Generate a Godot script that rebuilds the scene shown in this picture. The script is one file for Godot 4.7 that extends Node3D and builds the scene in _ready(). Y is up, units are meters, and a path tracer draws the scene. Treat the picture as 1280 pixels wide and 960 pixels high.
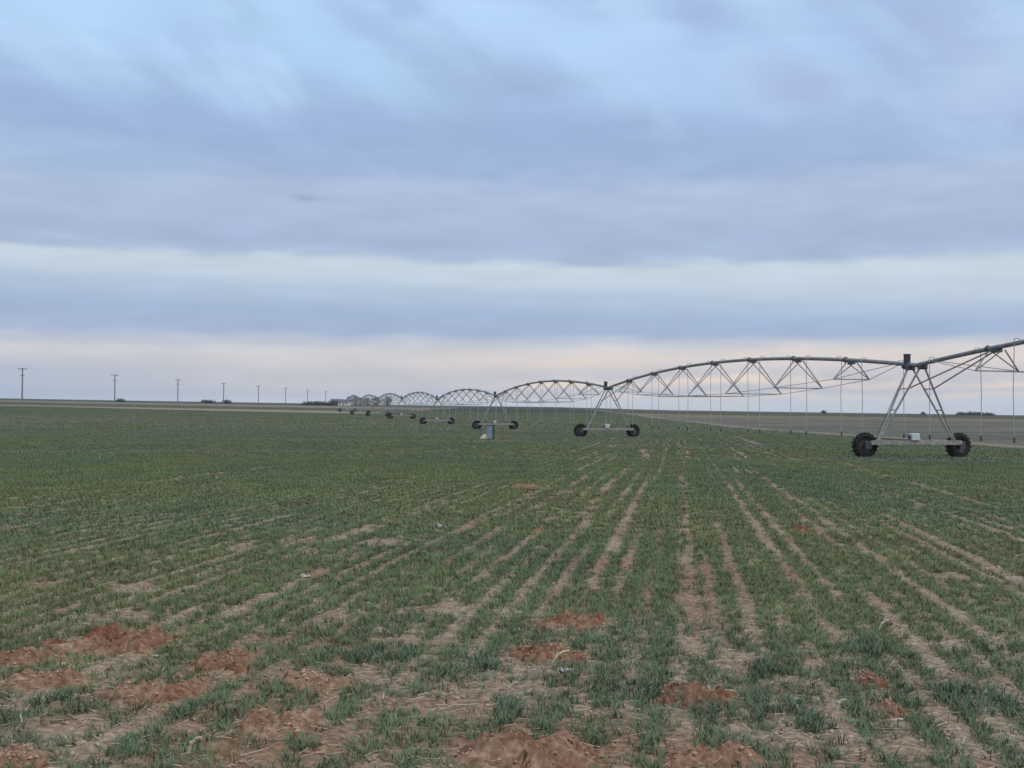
extends Node3D

# ---------------------------------------------------------------- constants
const EYE := 1.6            # camera height above the field
const FOCAL := 1588.0       # focal length in photo pixels (1280 x 960)
const ROW_SLOPE := 0.132    # drill rows run this far right per metre ahead
const ROW_GAP := 0.28
const SPAN := 44.4          # pipe span between two drive towers
var tower_yaw := atan2(0.199, 0.98)

var M := {}
var noise_a := FastNoiseLite.new()
var noise_b := FastNoiseLite.new()
var noise_c := FastNoiseLite.new()
var noise_d := FastNoiseLite.new()
var taken := {}
var mound_spots: Array = []
var bare_spots: Array = []
var tuft_meshes: Array = []

func _ready():
	# ---- camera
	var cam := Camera3D.new()
	cam.name = "camera"
	cam.keep_aspect = Camera3D.KEEP_HEIGHT
	cam.fov = rad_to_deg(2.0 * atan(480.0 / FOCAL))
	cam.position = Vector3(0, EYE, 0)
	cam.rotation_degrees = Vector3(1.39, 0, 0.3)
	cam.near = 0.1
	cam.far = 20000.0
	add_child(cam)
	cam.current = true
	# ---- sky, exposure, haze
	setup_noise()
	var env := Environment.new()
	env.tonemap_mode = Environment.TONE_MAPPER_LINEAR
	env.tonemap_exposure = 1.0
	env.background_mode = Environment.BG_SKY
	env.sdfgi_enabled = true
	env.ssao_enabled = true
	env.ssil_enabled = true
	var sky := Sky.new()
	sky.sky_material = make_sky()
	env.sky = sky
	env.fog_enabled = true
	env.fog_density = 0.00008
	env.fog_light_color = Color(0.80, 0.86, 0.95)
	var we := WorldEnvironment.new()
	we.name = "world_environment"
	we.environment = env
	add_child(we)
	# ---- veiled evening sun
	var sun := DirectionalLight3D.new()
	sun.name = "sun"
	sun.light_energy = 0.5
	sun.light_angular_distance = 35.0
	sun.light_color = Color(1.0, 0.92, 0.80)
	sun.shadow_enabled = true
	sun.rotation_degrees = Vector3(-48, 35, 0)
	add_child(sun)
	# ---- world
	make_materials()
	list_spots()
	build_ground()
	build_irrigation()
	build_poles()
	build_horizon()
	build_cabinet()
	build_mounds()
	build_litter()
	build_wheat()
	build_residue()

# ---------------------------------------------------------------- small tools
func setup_noise():
	var k := 11
	for n in [noise_a, noise_b, noise_c, noise_d]:
		n.seed = k
		k += 17
		n.noise_type = FastNoiseLite.TYPE_SIMPLEX_SMOOTH
		n.frequency = 1.0
		n.fractal_type = FastNoiseLite.FRACTAL_FBM
		n.fractal_octaves = 3
	noise_c.fractal_octaves = 1
	noise_d.fractal_octaves = 5

func table(x: float, xs: Array, ys: Array) -> float:
	if x <= xs[0]: return ys[0]
	for i in range(1, xs.size()):
		if x <= xs[i]:
			return lerpf(ys[i - 1], ys[i], (x - xs[i - 1]) / (xs[i] - xs[i - 1]))
	return ys[ys.size() - 1]

func numbered(called: String) -> String:
	if not taken.has(called):
		taken[called] = 0
		return called
	taken[called] += 1
	return "%s_%03d" % [called, taken[called]]

func tag(o: Node, label: String, category: String, group := "", kind := ""):
	if label: o.set_meta("label", label)
	if category: o.set_meta("category", category)
	if group: o.set_meta("group", group)
	if kind: o.set_meta("kind", kind)

func thing(called: String, at: Vector3, yaw: float, label: String, category: String, group := "") -> Node3D:
	var o := Node3D.new()
	o.name = numbered(called)
	add_child(o)
	o.position = at
	o.rotation.y = yaw
	tag(o, label, category, group)
	return o

func obj(called: String, st, material: Material, parent: Node) -> MeshInstance3D:
	var o := MeshInstance3D.new()
	o.name = numbered(called) if parent == self else called
	o.mesh = st.commit() if st is SurfaceTool else st
	o.material_override = material
	parent.add_child(o, true)
	return o

func begin() -> SurfaceTool:
	var st := SurfaceTool.new()
	st.begin(Mesh.PRIMITIVE_TRIANGLES)
	return st

func quad(st: SurfaceTool, a: Vector3, b: Vector3, c: Vector3, d: Vector3, na: Vector3, nb: Vector3, nc: Vector3, nd: Vector3):
	for p in [[a, na], [b, nb], [c, nc], [a, na], [c, nc], [d, nd]]:
		st.set_normal(p[1])
		st.add_vertex(p[0])

func tube(st: SurfaceTool, a: Vector3, b: Vector3, r0: float, r1: float, n := 8, caps := true):
	var d := (b - a).normalized()
	var u := d.cross(Vector3.UP if absf(d.y) < 0.9 else Vector3.RIGHT).normalized()
	var w := d.cross(u)
	for i in n:
		var t0 := TAU * i / n
		var t1 := TAU * (i + 1) / n
		var e0 := u * cos(t0) + w * sin(t0)
		var e1 := u * cos(t1) + w * sin(t1)
		quad(st, a + e0 * r0, b + e0 * r1, b + e1 * r1, a + e1 * r0, e0, e0, e1, e1)
		if caps:
			for p in [[b, r1, d, e0, e1], [a, r0, -d, e1, e0]]:
				st.set_normal(p[2]); st.add_vertex(p[0])
				st.set_normal(p[2]); st.add_vertex(p[0] + p[4] * p[1])
				st.set_normal(p[2]); st.add_vertex(p[0] + p[3] * p[1])

func path_tube(st: SurfaceTool, pts: Array, r: float, n := 8):
	for i in pts.size() - 1:
		tube(st, pts[i], pts[i + 1], r, r, n, i == 0 or i == pts.size() - 2)

func box(st: SurfaceTool, at: Vector3, size: Vector3, basis := Basis.IDENTITY, bevel := 0.012):
	# a box with chamfered edges
	var h := size * 0.5
	var b := minf(bevel, minf(h.x, minf(h.y, h.z)) * 0.6)
	var axes := [Vector3.RIGHT, Vector3.UP, Vector3.BACK]
	var hv := [h.x, h.y, h.z]
	for k in 3:
		for s in [-1.0, 1.0]:
			var n: Vector3 = axes[k] * s
			var u: Vector3 = axes[(k + 1) % 3] * (hv[(k + 1) % 3] - b)
			var w: Vector3 = axes[(k + 2) % 3] * (hv[(k + 2) % 3] - b)
			var c: Vector3 = n * hv[k]
			var p := [c - u - w, c + u - w, c + u + w, c - u + w]
			if s > 0: p.reverse()
			quad(st, at + basis * p[0], at + basis * p[1], at + basis * p[2], at + basis * p[3], basis * n, basis * n, basis * n, basis * n)
	# chamfers along the 12 edges
	for k in 3:
		var a1 := (k + 1) % 3
		var a2 := (k + 2) % 3
		for s1 in [-1.0, 1.0]:
			for s2 in [-1.0, 1.0]:
				var l: Vector3 = axes[k] * (hv[k] - b)
				var p1: Vector3 = axes[a1] * s1 * hv[a1] + axes[a2] * s2 * (hv[a2] - b)
				var p2: Vector3 = axes[a1] * s1 * (hv[a1] - b) + axes[a2] * s2 * hv[a2]
				var n2: Vector3 = basis * ((axes[a1] * s1 + axes[a2] * s2).normalized())
				var q := [p1 - l, p1 + l, p2 + l, p2 - l]
				if s1 * s2 < 0: q.reverse()
				quad(st, at + basis * q[0], at + basis * q[1], at + basis * q[2], at + basis * q[3], n2, n2, n2, n2)

func lathe(st: SurfaceTool, profile: Array, n: int, to: Transform3D):
	# profile of Vector2(radius, along z), turned about z
	for k in profile.size() - 1:
		var a: Vector2 = profile[k]
		var b: Vector2 = profile[k + 1]
		var t := (b - a).normalized()
		var nr := Vector2(-t.y, t.x)
		for i in n:
			var t0 := TAU * i / n
			var t1 := TAU * (i + 1) / n
			var e0 := Vector3(cos(t0), sin(t0), 0)
			var e1 := Vector3(cos(t1), sin(t1), 0)
			var z := Vector3(0, 0, 1)
			var n0 := to.basis * (-(e0 * nr.x + z * nr.y))
			var n1 := to.basis * (-(e1 * nr.x + z * nr.y))
			quad(st, to * (e0 * a.x + z * a.y), to * (e0 * b.x + z * b.y), to * (e1 * b.x + z * b.y), to * (e1 * a.x + z * a.y), n0, n0, n1, n1)

# ---------------------------------------------------------------- terrain
func far_rise(px: float) -> float:
	return table(px, [-600.0, 0.0, 400.0, 560.0, 700.0, 840.0, 1000.0, 1280.0, 1900.0], [19.0, 17.0, 13.6, 12.0, 10.8, 7.6, 6.0, 3.4, 3.0])

func height(x: float, z: float) -> float:
	var r := sqrt(x * x + z * z)
	if r < 145.0: return 0.0
	var g := table(r, [145.0, 180.0, 224.0, 268.0, 311.0, 380.0, 700.0, 6000.0], [0.0, 0.13, 0.43, 0.53, 0.58, 0.8, 1.0, 1.0])
	var px := 640.0 + FOCAL * (clampf(x / maxf(-z, 1.0), -0.9, 0.9) if z < 0 else 0.0)
	return g * far_rise(px) / FOCAL * r

func micro(x: float, z: float) -> float:
	# clods and the shallow drill furrows, close to the camera only
	var r := sqrt(x * x + z * z)
	if r > 40.0: return 0.0
	var v := x + z * ROW_SLOPE
	var k := clampf((40.0 - r) / 15.0, 0.0, 1.0)
	return k * (0.010 * cos(v / ROW_GAP * TAU) + 0.022 * noise_a.get_noise_2d(x * 1.6, z * 1.6) + 0.014 * noise_b.get_noise_2d(x * 7.0, z * 7.0))

func ground_at(x: float, z: float) -> Vector3:
	return Vector3(x, height(x, z) + micro(x, z), z)

func from_photo(px: float, py: float) -> Vector3:
	# a point of the flat near field seen at this pixel of the photograph
	var dy := py - (518.5 + 0.0052 * (px - 640.0))
	var d := FOCAL * EYE / dy
	return ground_at((px - 640.0) / FOCAL * d, -d)

func in_wheat(x: float, z: float) -> bool:
	var d := -z
	if x > right_edge(d): return false
	if d > left_edge(x): return false
	return true

func right_edge(d: float) -> float:
	return 27.0 + 0.033 * maxf(d - 90.0, -20.0) + 0.5 * noise_c.get_noise_1d(d * 0.05)

func left_edge(x: float) -> float:
	# where the dry strip beyond the wheat begins
	if x < -36.0: return 320.0 + (-36.0 - x) * 0.42
	return 430.0

# ---------------------------------------------------------------- sky
func srgb(r: float, g: float, b: float) -> Vector3:
	var c := Color(r / 255.0, g / 255.0, b / 255.0).srgb_to_linear()
	return Vector3(c.r, c.g, c.b)

var band_y := [-9000.0, -1500.0, -500.0, 0.0, 60.0, 110.0, 165.0, 205.0, 240.0, 270.0, 304.0, 316.0, 327.0, 342.0, 364.0, 392.0, 414.0, 428.0, 440.0, 455.0, 468.0, 482.0, 492.0, 503.0, 560.0]
var band_c: Array = []
var patches: Array = []

func sky_color(az: float, el: float) -> Vector3:
	var s := sin(az)
	var px := 640.0 + FOCAL * 1.06 * s
	var py := 518.5 + 0.0052 * (px - 640.0) - FOCAL * tan(minf(el, 1.45))
	var cx := cos(az) * 3.0
	var cy := s * 3.0
	var n1 := noise_a.get_noise_3d(cx, cy, py * 0.006)
	var n2 := noise_b.get_noise_3d(cx * 4.0, cy * 4.0, py * 0.03)
	var n3 := noise_b.get_noise_3d(cx * 1.6, cy * 1.6, py * 0.013 + 9.0)
	var pc := maxf(py, -2500.0)
	var slant := noise_d.get_noise_2d((px * 0.80 + pc * 0.60) * 0.0026 + 0.25 * n1, (-px * 0.60 + pc * 0.80) * 0.0075)
	var wisp := noise_d.get_noise_2d(px * 0.0055 + 40.0, pc * 0.028 - px * 0.0004)
	var low := clampf((py - 270.0) / 60.0, 0.0, 1.0) * clampf((430.0 - py) / 50.0, 0.0, 1.0)
	var wide := clampf((px - 640.0) / 640.0, -1.0, 1.3)
	var y := py - low * (8.0 + 17.0 * wide) + 14.0 * n1 * clampf((400.0 - py) / 180.0, 0.12, 1.5) + n2 * 5.0 * clampf((500.0 - py) / 120.0, 0.15, 1.0) + lerpf(6.0, 15.0, clampf((280.0 - py) / 60.0, 0.0, 1.0)) * wisp * clampf((480.0 - py) / 90.0, 0.0, 1.0)
	# the bright slot widens to the right
	if low > 0.0 and wide > 0.0:
		y = lerpf(y, 342.0 + (y - 342.0) * 0.52, low * clampf(wide, 0.0, 1.0))
	var i := 1
	while i < band_y.size() - 1 and y > band_y[i]: i += 1
	var t := clampf((y - band_y[i - 1]) / (band_y[i] - band_y[i - 1]), 0.0, 1.0)
	t = t * t * (3.0 - 2.0 * t)
	var c: Vector3 = band_c[i - 1].lerp(band_c[i], t)
	# broad streaks of thinner and thicker cloud higher up
	var up := clampf((300.0 - py) / 200.0, 0.0, 1.0)
	var n4 := noise_a.get_noise_3d(cx * 5.0 + 7.0, cy * 5.0, py * 0.05)
	c *= 1.0 + up * (0.10 * n3 + 0.05 * n2) + 0.03 * n2 + 0.03 * n4
	var top := clampf((235.0 - py) / 130.0, 0.0, 1.0)
	c = c.lerp(srgb(190, 219, 252), clampf(1.3 * slant, 0.0, 0.7) * top)
	c = c.lerp(srgb(160, 181, 220), clampf(-1.4 * slant, 0.0, 0.7) * top)
	c *= 1.0 + 0.075 * wisp * clampf((512.0 - py) / 60.0, 0.0, 1.0)
	# cloud patches that the photograph shows
	if absf(az) < 1.0 and py > -260.0 and py < 330.0:
		for p in patches:
			var dx: float = px - p[0] + 26.0 * n3
			var dy: float = py - p[1] + 18.0 * n2
			var u: float = (dx * p[6] + dy * p[7]) / p[2]
			var w: float = (-dx * p[7] + dy * p[6]) / p[3]
			var q := u * u + w * w
			if q < 6.0:
				c = c.lerp(p[4], p[5] * exp(-q))
	# low warm light between the cloud sheets to the right of the view's middle
	if py > 415.0 and el > -0.02:
		var warm := clampf((px - 430.0) / 260.0, 0.0, 1.0)
		var streak := exp(-pow((py - 450.0 - 6.0 * n1) / 13.0, 2.0)) * 0.6
		streak += exp(-pow((py - 481.0 - 8.0 * n1 + 14.0 * n2) / 5.0, 2.0)) * (0.55 + 1.2 * n3)
		streak += exp(-pow((py - 497.0 + 8.0 * n2) / 4.0, 2.0)) * 0.5 + exp(-pow((py - 481.0) / 3.5, 2.0) - pow((px - 680.0) / 70.0, 2.0)) * 0.8
		streak = clampf(streak * (0.85 + 0.8 * n2), 0.0, 1.0)
		c = c.lerp(srgb(235, 220, 207), warm * streak)
		var cool := clampf((330.0 - px) / 420.0, 0.0, 1.0) * clampf((py - 440.0) / 25.0, 0.0, 1.0)
		c = c.lerp(srgb(163, 182, 206), cool * 0.75)
	return c

func make_sky() -> PanoramaSkyMaterial:
	for a in [[205, 226, 248], [205, 226, 248], [194, 220, 248], [180, 209, 243], [176, 205, 240], [168, 195, 230], [160, 182, 220], [162, 184, 219], [176, 192, 220], [174, 190, 219], [167, 185, 215], [171, 189, 217], [200, 214, 226], [196, 211, 225], [179, 197, 220], [165, 184, 214], [167, 183, 212], [190, 198, 212], [209, 209, 213], [206, 204, 209], [199, 200, 207], [199, 199, 206], [190, 195, 207], [200, 206, 215], [190, 198, 210]]:
		band_c.append(srgb(a[0], a[1], a[2]))
	for k in 3: band_c[k] *= [1.7, 1.45, 1.1][k]
	# x, y, half width, half height, colour, strength, turn (degrees)
	for a in [
		[110, 10, 150, 60, [184, 220, 255], 0.8, 8], [375, 45, 75, 40, [176, 213, 248], 0.8, 30], [440, 88, 70, 22, [176, 212, 246], 0.7, 25],
		[735, 45, 130, 42, [186, 218, 255], 0.85, 14], [600, 20, 70, 30, [184, 216, 252], 0.6, 0], [910, 105, 150, 55, [180, 207, 244], 0.7, 15], [1040, 40, 80, 60, [180, 207, 244], 0.5, 40], [1235, 120, 90, 60, [192, 212, 242], 0.7, -15],
		[290, 28, 22, 45, [166, 198, 232], 0.5, 0], [445, 25, 70, 28, [163, 190, 228], 0.75, 35], [540, 90, 60, 50, [166, 194, 228], 0.4, 20],
		[880, 18, 48, 40, [163, 184, 226], 0.85, 50], [1015, 125, 70, 34, [168, 184, 222], 0.8, 22], [1185, 55, 70, 45, [168, 188, 224], 0.7, 45], [1100, 5, 90, 26, [168, 192, 230], 0.5, 0],
		[160, 150, 240, 24, [156, 180, 222], 0.6, 3], [700, 185, 260, 30, [158, 180, 218], 0.6, 2], [372, 250, 24, 4, [152, 168, 200], 0.75, 0], [60, 215, 160, 30, [166, 192, 222], 0.5, 5]]:
		patches.append([float(a[0]), float(a[1]), float(a[2]), float(a[3]), srgb(a[4][0], a[4][1], a[4][2]), a[5], cos(deg_to_rad(a[6])), sin(deg_to_rad(a[6]))])
	var bw := 1024
	var bh := 512
	var img := Image.create(bw, bh, false, Image.FORMAT_RGBF)
	for j in bh:
		var el := (0.5 - (j + 0.5) / bh) * PI
		if el < -0.06:
			img.fill_rect(Rect2i(0, j, bw, bh - j), Color(0.5, 0.5, 0.55))
			break
		for i in bw:
			var c := sky_color(((i + 0.5) / bw - 0.5) * TAU, el)
			img.set_pixel(i, j, Color(c.x, c.y, c.z))
	var fw := 4096
	var fh := 2048
	img.resize(fw, fh, Image.INTERPOLATE_BILINEAR)
	for j in range(int(fh * (0.5 - 24.0 / 180.0)), int(fh * (0.5 + 1.5 / 180.0))):
		var el := (0.5 - (j + 0.5) / fh) * PI
		for i in range(int(fw * (0.5 - 32.0 / 360.0)), int(fw * (0.5 + 32.0 / 360.0))):
			var c := sky_color(((i + 0.5) / fw - 0.5) * TAU, el)
			img.set_pixel(i, j, Color(c.x, c.y, c.z))
	# straight ahead lies at the panorama's seam
	var turned := Image.create(fw, fh, false, Image.FORMAT_RGBF)
	turned.blit_rect(img, Rect2i(fw / 2, 0, fw / 2, fh), Vector2i(0, 0))
	turned.blit_rect(img, Rect2i(0, 0, fw / 2, fh), Vector2i(fw / 2, 0))
	var m := PanoramaSkyMaterial.new()
	m.panorama = ImageTexture.create_from_image(turned)
	return m

# ---------------------------------------------------------------- materials
func noise_tex(freq: float, low: Color, high: Color, sd: int, size := 512, oct := 5) -> NoiseTexture2D:
	var n := FastNoiseLite.new()
	n.seed = sd
	n.frequency = freq
	n.fractal_octaves = oct
	var t := NoiseTexture2D.new()
	t.width = size
	t.height = size
	t.seamless = true
	t.noise = n
	var g := Gradient.new()
	g.set_color(0, low)
	g.set_color(1, high)
	t.color_ramp = g
	return t

func flat(c: Color, rough: float, metal := 0.0, mottled := 0.0, scale := 1.0, sd := 1) -> StandardMaterial3D:
	var m := StandardMaterial3D.new()
	m.albedo_color = c.linear_to_srgb()
	m.roughness = rough
	m.metallic = metal
	if mottled > 0.0:
		m.albedo_texture = noise_tex(0.02, Color(1 - mottled, 1 - mottled, 1 - mottled), Color.WHITE, sd, 256)
		m.uv1_triplanar = true
		m.uv1_scale = Vector3.ONE * scale
	return m

func make_materials():
	M.steel = flat(Color(0.44, 0.43, 0.41), 0.6, 0.15, 0.4, 0.7, 3)
	M.pipe = flat(Color(0.30, 0.292, 0.29), 0.5, 0.25, 0.35, 0.5, 4)
	M.dark_steel = flat(Color(0.10, 0.10, 0.105), 0.6, 0.3, 0.3, 2.0, 5)
	M.rubber = flat(Color(0.022, 0.021, 0.020), 0.85, 0.0, 0.5, 2.0, 6)
	M.rim = flat(Color(0.20, 0.195, 0.19), 0.6, 0.4, 0.5, 2.0, 7)
	M.hose = flat(Color(0.34, 0.34, 0.35), 0.6)
	M.black = flat(Color(0.03, 0.03, 0.032), 0.5)
	M.pale_box = flat(Color(0.62, 0.74, 0.74), 0.5, 0.0, 0.25, 2.0, 8)
	M.cabinet = flat(Color(0.33, 0.42, 0.50), 0.5, 0.1, 0.25, 1.5, 9)
	M.cabinet_green = flat(Color(0.06, 0.10, 0.09), 0.6, 0.1, 0.3, 1.5, 10)
	M.white = flat(Color(0.60, 0.58, 0.52), 0.7, 0.0, 0.3, 4.0, 11)
	M.wood = flat(Color(0.33, 0.31, 0.295), 0.85, 0.0, 0.35, 0.8, 12)
	M.ceramic = flat(Color(0.30, 0.26, 0.24), 0.4)
	M.stalk = flat(Color(0.58, 0.50, 0.36), 0.8, 0.0, 0.3, 6.0, 13)
	M.wall = flat(Color(0.72, 0.71, 0.68), 0.8, 0.0, 0.15, 0.3, 14)
	M.shed = flat(Color(0.16, 0.14, 0.13), 0.8, 0.0, 0.3, 0.3, 15)
	M.roof = flat(Color(0.15, 0.145, 0.15), 0.7, 0.0, 0.3, 0.3, 16)
	M.glass = flat(Color(0.03, 0.035, 0.04), 0.15)
	M.bark = flat(Color(0.09, 0.07, 0.055), 0.9, 0.0, 0.4, 1.0, 17)
	# soil: vertex colour carries what lies where, the texture gives grain and clods
	var g := StandardMaterial3D.new()
	g.vertex_color_use_as_albedo = true
	g.roughness = 0.95
	g.metallic_specular = 0.2
	g.albedo_texture = noise_tex(0.03, Color(0.58, 0.56, 0.54), Color(1, 1, 1), 21, 1024, 7)
	g.heightmap_enabled = true
	g.heightmap_texture = noise_tex(0.025, Color.BLACK, Color.WHITE, 22, 1024, 6)
	g.heightmap_scale = 3.5
	M.ground = g
	var md := StandardMaterial3D.new()
	md.vertex_color_use_as_albedo = true
	md.roughness = 0.95
	md.metallic_specular = 0.15
	md.albedo_texture = noise_tex(0.03, Color(0.60, 0.55, 0.50), Color.WHITE, 23, 512, 6)
	md.heightmap_enabled = true
	md.heightmap_texture = noise_tex(0.04, Color.BLACK, Color.WHITE, 24, 512, 5)
	md.heightmap_scale = 1.0
	M.mound = md
	var leaf := StandardMaterial3D.new()
	leaf.vertex_color_use_as_albedo = true
	leaf.roughness = 0.6
	leaf.metallic_specular = 0.3
	leaf.cull_mode = BaseMaterial3D.CULL_DISABLED
	leaf.backlight_enabled = true
	leaf.backlight = Color(0.45, 0.5, 0.35)
	M.leaf = leaf
	var crumb := StandardMaterial3D.new()
	crumb.vertex_color_use_as_albedo = true
	crumb.roughness = 0.95
	crumb.metallic_specular = 0.2
	M.crumb = crumb

# ---------------------------------------------------------------- what lies where in the wheat
func list_spots():
	# mounds of dug-out red soil: photo x, y of the middle, width px, depth px, height m, redness, label
	mound_spots = [
		[142, 801, 128, 30, 0.13, 0.9, "tall crumbly red soil mound with a dark burrow hole at one end"],
		[284, 825, 74, 24, 0.07, 0.75, "smooth low red soil mound beside the mound with the burrow hole"],
		[30, 822, 110, 16, 0.05, 0.7, "long thin spread of red soil running past a white scrap"],
		[56, 850, 120, 24, 0.06, 0.6, "broken red and tan soil mound between two green wheat rows"],
		[196, 862, 128, 28, 0.06, 0.7, "wide flat reddish soil mound with a darker crest"],
		[398, 850, 84, 22, 0.04, 0.35, "thin scatter of tan soil over flattened wheat"],
		[352, 899, 108, 38, 0.05, 0.45, "pale orange soil mound with cracked flat top"],
		[22, 944, 80, 30, 0.05, 0.5, "flat orange soil mound beside dense dark wheat"],
		[716, 777, 78, 18, 0.08, 0.95, "dark red soil mound just beyond another red mound"],
		[688, 816, 92, 22, 0.08, 0.8, "rust red soil mound with a pale stalk leaning on it"],
		[664, 934, 190, 54, 0.09, 0.7, "largest broad mound of loose orange brown soil clods"],
		[868, 866, 96, 30, 0.07, 0.8, "rough red soil mound beside a dark green weed"],
		[890, 944, 130, 28, 0.05, 0.65, "low wide orange soil mound beside thin wheat"],
		[1088, 851, 38, 12, 0.06, 0.95, "small dark red soil heap"],
		[1114, 887, 36, 10, 0.05, 0.9, "narrow red soil smear between wheat tufts"],
		[1003, 663, 30, 7, 0.06, 0.85, "small lone red brown soil heap among unbroken green rows"],
		[655, 608, 34, 6, 0.05, 0.5, "faint brown soil patch between long bare drill rows"],
	]
	# where the rows are seen end on they stay open far out
	for k in 17:
		strips.append([-4.6 + 0.56 * k + 0.1 * sin(k * 2.7), 50.0 + 9.0 * sin(k * 1.9), 120.0 + 30.0 * cos(k * 3.1), 0.085])
	# bare, pale patches of crusted soil: x, y, w, h
	for a in [[90, 905, 110, 26], [310, 946, 100, 30], [560, 880, 150, 26], [640, 860, 150, 22], [480, 850, 90, 16], [520, 800, 110, 12], [1180, 806, 60, 10], [1130, 930, 70, 30], [1050, 795, 36, 30], [925, 820, 26, 40], [865, 810, 30, 30], [1150, 850, 30, 24], [1020, 955, 80, 12], [150, 770, 90, 8], [480, 678, 60, 8], [300, 684, 40, 6], [370, 676, 60, 5], [60, 730, 40, 5], [170, 735, 80, 5], [560, 760, 60, 8], [420, 770, 60, 8], [330, 800, 90, 8], [740, 890, 60, 14], [1000, 870, 40, 8], [1240, 900, 50, 14], [240, 910, 60, 14], [420, 920, 70, 14], [1185, 720, 50, 6], [940, 915, 60, 12], [610, 551, 70, 4]]:
		var p := from_photo(a[0], a[1])
		var sc := -p.z / FOCAL
		var near := from_photo(a[0], a[1] + a[3] * 0.5)
		var far := from_photo(a[0], a[1] - a[3] * 0.5)
		bare_spots.append([p.x, p.z, a[2] * sc * 0.5, maxf(0.08, (near.z - far.z) * 0.42 + (0.04 if a[1] > 780 else 0.2))])

# long bare strips along the drill rows: offset, from, to (metres ahead), half width
var strips := [[0.12, 8.5, 70.0, 0.07], [1.12, 11.0, 52.0, 0.08], [-0.8, 11.5, 30.0, 0.09], [-0.62, 30.0, 60.0, 0.07], [-2.95, 17.0, 46.0, 0.09], [-2.42, 21.0, 50.0, 0.08], [-1.55, 20.0, 60.0, 0.08], [2.25, 10.0, 24.0, 0.08], [2.15, 24.0, 50.0, 0.09], [5.6, 22.0, 44.0, 0.16], [-12.25, 29.0, 39.0, 0.22], [3.3, 9.0, 21.0, 0.07], [0.55, 9.0, 17.0, 0.06], [-4.3, 14.0, 24.0, 0.1], [-1.95, 12.0, 20.0, 0.06], [4.4, 12.0, 30.0, 0.07], [4.5, 70.0, 102.0, 0.34], [-6.1, 15.0, 20.0, 0.12], [-8.0, 16.0, 19.0, 0.12], [-3.6, 10.0, 13.0, 0.08], [1.7, 8.0, 12.0, 0.07]]

func cover(x: float, z: float) -> float:
	# how thickly wheat grows here, 0 to 1
	var d := -z
	var v := x - d * ROW_SLOPE
	var c := 1.0
	var gap := roundf(v / ROW_GAP)
	var off := absf(v - gap * ROW_GAP)
	var thin := noise_b.get_noise_2d(gap * 5.37, minf(d, 14.0) * 0.11 + maxf(d - 14.0, 0.0) * 0.05)
	var patch := noise_a.get_noise_2d(x * 0.33 + 40.0, z * 0.16)
	var small := noise_a.get_noise_2d(x * 1.3 - 7.0, z * 0.7)
	var open := 0.016 + lerpf(0.14, 0.115, clampf((d - 8.0) / 6.0, 0.0, 1.0)) * clampf(thin + 0.3 * patch, -0.3, 0.75)
	if off < open: c *= 0.12
	c *= clampf(1.05 + 0.9 * minf(patch + 0.25, 0.0) + 1.4 * minf(small + 0.25, 0.0), 0.1, 1.0)
	if d < 11.0: c *= lerpf(1.0, clampf(1.0 + 1.7 * (small + 0.12), 0.2, 1.0), clampf((11.0 - d) / 2.5, 0.0, 1.0))
	var wander := 0.05 * noise_c.get_noise_2d(d * 0.35, gap)
	for s in strips:
		if d > s[1] and d < s[2] and absf(v + wander - s[0]) < s[3] * 0.82 * (1.0 + 0.6 * noise_c.get_noise_1d(d * 1.7 + s[0] * 9.0)):
			c *= 0.04 if noise_c.get_noise_1d(d * 0.5 + s[0] * 31.0) > -0.45 else 0.5
	var wob := 0.55 * small
	for t in tracks:
		var q: float = pow((x - t.x) / 1.1, 2.0) + pow((z - t.z) / 0.35, 2.0)
		if q < 1.0: c *= 0.25
	for m in buckets.get(int(d), []):
		var q: float = pow((x - m[0]) / m[2], 2.0) + pow((z - m[1]) / m[3], 2.0)
		if q < 1.0 + wob * m[5]: c *= m[4]
	return c

var tracks: Array = []
var mound_world: Array = []
var buckets := {}

func fill_buckets():
	# ellipses of bare soil by whole metres ahead, so that each plant looks at few of them
	var all: Array = []
	for m in mound_world: all.append([m[0], m[1], m[2] * 1.05, m[3] * 1.05, 0.03, 1.0])
	for m in bare_spots: all.append([m[0], m[1], m[2], m[3], 0.12 if m[1] > -60.0 else 0.4, 1.6])
	for m in all:
		for k in range(int(-m[1] - m[3] * 1.6), int(-m[1] + m[3] * 1.6) + 1):
			if not buckets.has(k): buckets[k] = []
			buckets[k].append(m)


func soil_color(x: float, z: float) -> Color:
	var d := -z
	var r := sqrt(x * x + z * z)
	var n := noise_a.get_noise_2d(x * 0.25, z * 0.25)
	var n2 := noise_b.get_noise_2d(x * 1.1, z * 1.1)
	var c := Color(0.43, 0.315, 0.22)
	if d > 0 and (x > right_edge(d) or d > left_edge(x)):
		c = outside_color(x, d, r, n)
	elif d > 0 and r > 260.0:
		# far end of the wheat, where leaf and soil can no longer be told apart
		var k := clampf((r - 260.0) / 120.0, 0.0, 1.0)
		c = c.lerp(Color(0.085, 0.11, 0.066), k)
	else:
		c = c.lerp(Color(0.50, 0.385, 0.285), clampf(0.35 + 0.9 * n2, 0.0, 0.8))
		c = c.lerp(Color(0.36, 0.20, 0.12), clampf(1.6 * n - 0.05, 0.0, 0.6))
	return c * Color(1 + 0.12 * n2, 1 + 0.12 * n2, 1 + 0.12 * n2)

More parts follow.
